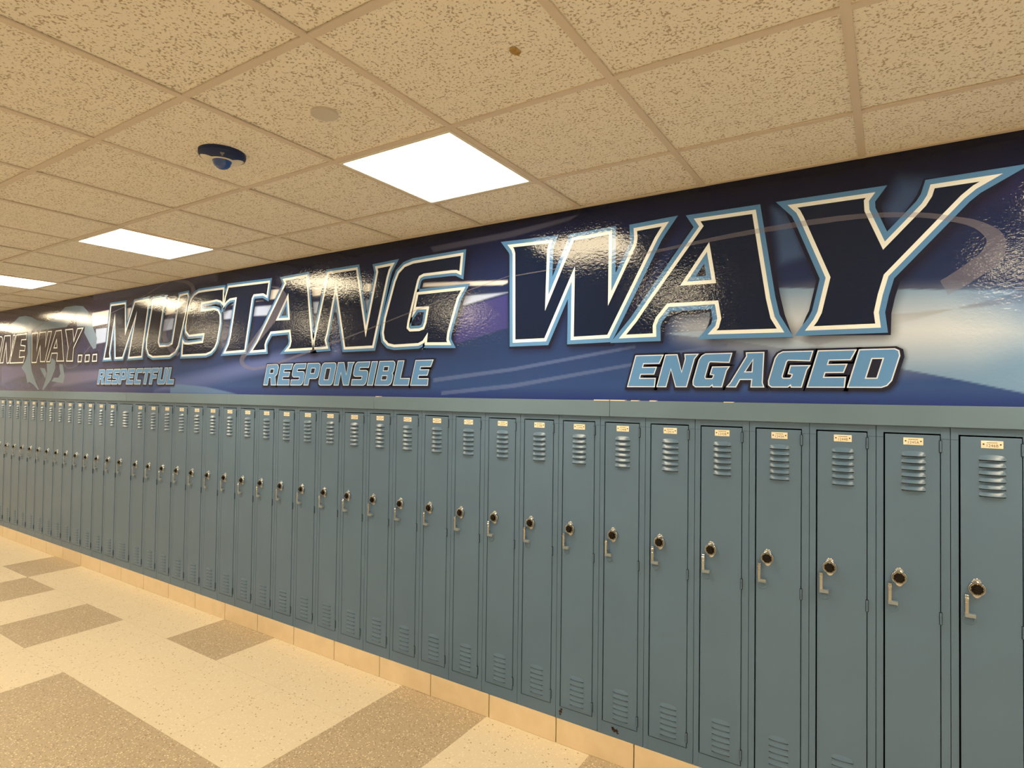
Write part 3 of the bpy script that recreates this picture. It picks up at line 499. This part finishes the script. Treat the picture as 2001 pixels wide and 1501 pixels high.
C = shape(C, 'lav', (92, 110, 172), .75, .09); C = shape(C, 'lav2', (120, 118, 156), .5, .05); C = shape(C, 'lav0', (100, 98, 146), .45, .06)
C = shape(C, 'sliver', (96, 130, 176), .8, .012)
C = shape(C, 'purp', (62, 62, 132), .75, .012)
C = shape(C, 'bar1', (225, 222, 222), .96, .010); C = shape(C, 'bar2', (176, 192, 228), .92, .014)
C = shape(C, 'glow', (112, 146, 184), .97, .006); C = shape(C, 'bluew', (96, 126, 172), .8, .10)
C = shape(C, 'cream', (200, 208, 220), .96, .24)
for k in ('st1', 'st2', 'st3'): C = shape(C, k, (92, 110, 156), .6, .006)
def soft_shadow(C, words, off, reach, a):
    for _, polys in words:
        q = np.array(polys[0])+np.array(off); bb = np.where((P[:, 0] > q[:, 0].min()-reach*1.5) & (P[:, 0] < q[:, 0].max()+reach*1.5) & (P[:, 1] > q[:, 1].min()-reach*1.5) & (P[:, 1] < q[:, 1].max()+reach*1.5))[0]
        if not len(bb): continue
        sd = pip(P[bb], [tuple(r) for r in q]); t = np.clip(1+sd/reach, 0, 1); t = t*t*(3-2*t)*a
        C[bb] = C[bb]*(1-t[:, None])+np.array(srgb(20, 18, 34))*t[:, None]
    return C
C = soft_shadow(C, WAY, (.012, -.014), .075, .92); C = soft_shadow(C, MUS, (.012, -.014), .075, .9); C = soft_shadow(C, ONE, (.004, -.006), .05, .8)

# small words: blocky italic capitals, unit height
GL = {
 'E': (.98, [[(0,0),(.98,0),(.93,.27),(.36,.27),(.36,.40),(.84,.40),(.86,.62),(.36,.62),(.36,.74),(.92,.74),(.98,1),(0,1)]]),
 'N': (1.10, [[(0,0),(.32,0),(.32,.56),(.66,0),(1.02,0),(1.02,.86),(1.10,1),(.66,1),(.72,.86),(.72,.45),(.40,1),(0,1)]]),
 'G': (1.05, [[(.14,0),(.04,.06),(0,.18),(0,.82),(.05,.94),(.16,1),(.99,1),(.99,.73),(.38,.76),(.35,.72),(.35,.30),(.39,.25),(.60,.25),(.62,.30),(.62,.36),(.50,.38),(.50,.60),(1.03,.60),(.98,.48),(.98,0),(.70,0),(.66,.06),(.60,0)]]),
 'A': (1.12, [[(0,0),(.28,0),(.34,.22),(.70,.22),(.74,0),(1.12,0),(1.04,.12),(.82,1),(.30,1),(.34,.90),(.08,.12)],[(.42,.44),(.64,.44),(.56,.80)]]),
 'D': (1.05, [[(0,0),(.84,0),(.96,.05),(1.03,.18),(1.03,.82),(.97,.95),(.86,1),(0,1)],[(.38,.24),(.66,.24),(.66,.76),(.38,.76)]]),
 'R': (1.05, [[(0,0),(.34,0),(.34,.36),(.50,.36),(.64,0),(1.04,0),(.84,.42),(.97,.52),(.99,.62),(.99,.86),(.92,.96),(.82,1),(0,1)],[(.34,.57),(.64,.57),(.64,.78),(.34,.78)]]),
 'S': (.98, [[(.02,0),(.82,0),(.93,.05),(.97,.16),(.97,.50),(.91,.60),(.80,.64),(.36,.64),(.36,.76),(.93,.76),(.95,1),(.15,1),(.05,.95),(0,.84),(0,.52),(.06,.42),(.16,.38),(.62,.38),(.62,.25),(0,.25)]]),
 'P': (1.0, [[(0,0),(.34,0),(.34,.30),(.82,.30),(.93,.35),(.98,.46),(.98,.84),(.93,.95),(.82,1),(0,1)],[(.34,.54),(.63,.54),(.63,.78),(.34,.78)]]),
 'O': (1.05, [[(.15,0),(.88,0),(.98,.05),(1.03,.16),(1.03,.84),(.98,.95),(.88,1),(.15,1),(.05,.95),(0,.84),(0,.16),(.05,.05)],[(.36,.24),(.67,.24),(.67,.76),(.36,.76)]]),
 'I': (.40, [[(0,0),(.36,0),(.36,1),(0,1)]]),
 'B': (1.05, [[(0,0),(.86,0),(.97,.05),(1.02,.15),(1.02,.40),(.94,.50),(1.0,.60),(1.0,.86),(.95,.95),(.85,1),(0,1)],[(.35,.22),(.66,.22),(.66,.40),(.35,.40)],[(.35,.60),(.64,.60),(.64,.78),(.35,.78)]]),
 'L': (.95, [[(0,0),(.92,0),(.90,.28),(.36,.28),(.36,1),(0,1)]]),
 'C': (.98, [[(.15,0),(.93,0),(.92,.26),(.36,.26),(.36,.74),(.93,.74),(.95,1),(.15,1),(.05,.95),(0,.84),(0,.16),(.05,.05)]]),
 'T': (.95, [[(.29,0),(.65,0),(.65,.74),(.84,.74),(.93,.68),(.95,1),(0,1),(0,.70),(.10,.74),(.29,.74)]]),
 'F': (.92, [[(0,0),(.36,0),(.36,.36),(.80,.36),(.80,.60),(.36,.60),(.36,.74),(.88,.74),(.92,1),(0,1)]]),
 'U': (1.05, [[(.15,0),(.88,0),(.98,.05),(1.03,.16),(1.03,1),(.67,1),(.67,.26),(.36,.26),(.36,1),(0,1),(0,.16),(.05,.05)]]),
}
def small_word(word, x0, x1, z0, z1, shear):
    gap = .085; tot = sum(GL[c][0] for c in word)+gap*(len(word)-1); s = (x1-x0-shear)/tot; x = x0; out = []
    for c in word:
        gw, pl = GL[c]
        out.append((c, [[(x+a*s+shear*b, z0+(z1-z0)*b) for a, b in q] for q in pl])); x += (gw+gap)*s
    return out
SMALL = {'ENGAGED': small_word('ENGAGED', -1.047, .044, 1.784, 1.930, .040), 'RESPONSIBLE': small_word('RESPONSIBLE', -3.862, -2.250, 1.789, 1.938, .040),
         'RESPECTFUL': small_word('RESPECTFUL', -6.500, -5.060, 1.795, 1.936, .040)}
for wd in SMALL.values(): C = soft_shadow(C, wd, (.006, -.007), .028, .95)
C = np.clip(C*np.array([.97, 1.03, 1.16])[None, :], 0, .98)
me = bpy.data.meshes.new('wall_mural'); nx, nz = len(xs_), len(zs_)
verts = np.zeros((nx*nz, 3)); verts[:, 0] = P[:, 0]; verts[:, 1] = YM-.0012; verts[:, 2] = P[:, 1]
ii = np.arange((nz-1)*(nx-1)); r_, c_ = ii//(nx-1), ii % (nx-1); a_ = r_*nx+c_
faces = np.stack([a_, a_+1, a_+1+nx, a_+nx], 1)
me.vertices.add(len(verts)); me.vertices.foreach_set('co', verts.ravel())
me.loops.add(faces.size); me.loops.foreach_set('vertex_index', faces.ravel().astype(np.int32))
me.polygons.add(len(faces)); me.polygons.foreach_set('loop_start', (np.arange(len(faces))*4).astype(np.int32)); me.polygons.foreach_set('loop_total', np.full(len(faces), 4, np.int32))
me.update(calc_edges=True); me.validate()
at = me.color_attributes.new('print', 'FLOAT_COLOR', 'POINT'); at.data.foreach_set('color', np.hstack([C, np.ones((len(C), 1))]).ravel())
me.materials.append(M_print.m)
mural = bpy.data.objects.new('wall_mural', me); S.collection.objects.link(mural)
tag(mural, 'glossy navy printed wall mural reading ONE WAY... MUSTANG WAY above the lockers', 'mural')

def tri(m, polys, y, mat):
    vs = [[Vector((a, b, 0)) for a, b in q] for q in polys]; k = len(m.v)
    for q in polys: m.v += [(a, y, b) for a, b in q]
    for t in tessellate_polygon(vs):
        (ax, _, az), (bx_, _, bz), (cx, _, cz) = (m.v[k+i] for i in t)
        if (bx_-ax)*(cz-az)-(bz-az)*(cx-ax) < 0: t = t[::-1]
        m.f.append(tuple(k+i for i in t)); m.m.append(mat)
def area(q): return .5*sum(q[i][0]*q[(i+1) % len(q)][1]-q[(i+1) % len(q)][0]*q[i][1] for i in range(len(q)))
def stroke(m, poly, wo, wi, y, mat, lim=4.0, off=(0, 0)):
    # band following an outline: wo outwards, wi inwards, mitred corners
    q = [Vector(p) for p in poly]; s = 1 if area(poly) > 0 else -1; n = len(q)
    nr = []
    for i in range(n):
        d = (q[(i+1) % n]-q[i]).normalized(); nr.append(Vector((d.y, -d.x))*s)
    def offs(w):
        out = []
        for i in range(n):
            a, b = nr[i-1], nr[i]; h = a+b
            if h.length < 1e-4: out.append(q[i]+b*w); continue
            h.normalize(); c = max(h.dot(b), 1/lim); out.append(q[i]+h*(w/c))
        return out
    A, B = offs(wo), offs(-wi)
    for i in range(n):
        j = (i+1) % n; p4 = [(p.x+off[0], y, p.y+off[1]) for p in (A[i], A[j], B[j], B[i])]
        if area([(p[0], p[2]) for p in p4]) < 0: p4 = p4[::-1]
        m.quad(p4, mat)
Y0 = YM-.0012
def big_word(letters, label, wb, wh, ww, fill, band=True, tall=''):
    m = MB()
    for ch, polys in letters:
        for k, q in enumerate(polys):
            sg = 1 if k == 0 else -1
            if k == 0: stroke(m, q, wb+wh, 0, Y0-.0003, 0, 1.12, (.004, -.005))
            if band: stroke(m, q, wb if k == 0 else 0, 0 if k == 0 else wb, Y0-.0006, 1, 6)
            elif k == 0: pass
    if not band: m = MB(); [stroke(m, q[0], wh, 0, Y0-.0003, 0, 2) for _, q in letters]
    L = tag(m.build('lettering', [M_halo, M_band], mural), label)
    for ch, polys in letters:
        m = MB(); tri(m, polys, Y0-.0009, 0)
        for q in polys: stroke(m, q, ww/2, ww/2, Y0-.0012, 1, 5)
        tag(m.build('letter' if ch != '.' else 'dot', [fill, M_white], L), (f'letter {ch}' if ch != '.' else 'dot')+' of '+tall)
big_word(WAY, 'huge navy letters WAY with white and steel-blue outlines', .0285, .016, .0165, M_navy, True, 'the huge word WAY')
big_word(MUS, 'large navy letters MUSTANG with white and steel-blue outlines', .0250, .014, .0165, M_navy, True, 'MUSTANG')
big_word(ONE, 'white-outlined letters ONE WAY followed by three dots', 0, .020, .0110, M_brown, False, 'ONE WAY at the far left')
for wd, L_ in SMALL.items():
    m = MB()
    for ch, polys in L_: stroke(m, polys[0], .013, 0, Y0-.0003, 0, 2, (.002, -.003)); tri(m, [polys[0]], Y0-.0003, 0)
    L = tag(m.build('lettering', [M_halo], mural), f'small steel-blue italic word {wd}')
    for ch, polys in L_:
        m = MB(); tri(m, polys, Y0-.0009, 0)
        for q in polys: stroke(m, q, .0022, .0022, Y0-.0012, 1, 2)
        tag(m.build('letter', [M_word, M_line], L), f'letter {ch} of {wd}')
for L_, R_ in SW:
    m = MB()
    for i in range(len(L_)-1):
        p4 = [(a, Y0-.0015, b) for a, b in (L_[i], L_[i+1], R_[i+1], R_[i])]
        if area([(p[0], p[2]) for p in p4]) < 0: p4 = p4[::-1]
        m.quad(p4)
    tag(m.build('swoosh', [M_sw], mural), 'thin pale printed swoosh')
m = MB()
for q in EMB: tri(m, [q], Y0-.00015, 0)
tag(m.build('emblem', [M_emb], mural), 'pale blue-grey horse head emblem behind ONE WAY')

# ---------------------------------------------------------------- ceiling fittings
e = empty('security_camera', (-2.235, -1.315, ZC+.006), 'blue and cream dome security camera on the ceiling between two lights', 'security camera')
RC = .086
m = MB(); m.lathe([(RC, 0), (RC, .012), (RC*.96, .020), (RC*.80, .029), (RC*.55, .034), (RC*.42, .035)], 0, 0, 0, 'z', 48); m.build('cover', [M_camw], e, True)
m = MB()                                               # navy band: wide lobe facing away from the wall, thin rim round the rest
prof = lambda r: .0022+np.interp(r/RC, [.42, .55, .80, .96, 1.0], [.035, .034, .029, .020, .012])
N = 96; A0 = math.radians(-31)
def inner(a):
    d = abs((a-A0+math.pi) % (2*math.pi)-math.pi)
    return RC*float(np.interp(d, [0, .80, 1.0, 1.35, 1.9, math.pi], [.60, .60, .80, .90, .965, .985]))
for i in range(N):
    a, b = 2*math.pi*i/N, 2*math.pi*(i+1)/N
    K = 12
    for j in range(K):
        def pt(t, j_): ri = inner(t); r = RC*1.004+(ri-RC*1.004)*j_/K; return (r*math.cos(t), r*math.sin(t), -float(prof(min(r, RC))))
        m.quad([pt(a, j), pt(b, j), pt(b, j+1), pt(a, j+1)])
    m.quad([(RC*1.004*math.cos(a), RC*1.004*math.sin(a), 0), (RC*1.004*math.cos(b), RC*1.004*math.sin(b), 0), pt(b, 0), pt(a, 0)])
m.build('band', [M_camb], e, True)
m = MB(); rd = .033
m.lathe([(rd*1.08, .034), (rd*1.08, .038), (rd, .040)]+[(rd*math.cos(t), .040+.026*math.sin(t)) for t in (.25, .5, .75, 1.0, 1.25, 1.45)], 0, 0, 0, 'z', 40); tag(m.build('dome', [M_dome], e, True), 'glossy dark blue dome')
m = MB(); ca, sa = math.cos(A0), math.sin(A0); r0 = RC*.80
for u0, u1, w0, w1 in ((-.009, -.001, .009, .0045), (.0005, .008, .0040, .0025)):
    f = lambda t, s: (ca*(r0-t)-sa*s, sa*(r0-t)+ca*s, -float(prof(r0-t))-.0012)
    m.quad([f(u0, -w0), f(u0, w0), f(u1, w1), f(u1, -w1)])
m.build('badge', [M_badge], e)
e = MB(); e.lathe([(.0455, -.006), (.0455, .003), (.0435, .0045)], 0, 0, 0, 'z', 48)
o = e.build('ceiling_cover_plate', [Mat('cover_plate_paint', (.60, .56, .52), .5)], None); o.location = (-1.614, -1.327, ZC+.001)
tag(o, 'small round beige cover plate on a ceiling tile, right of the dome camera', 'cover plate')
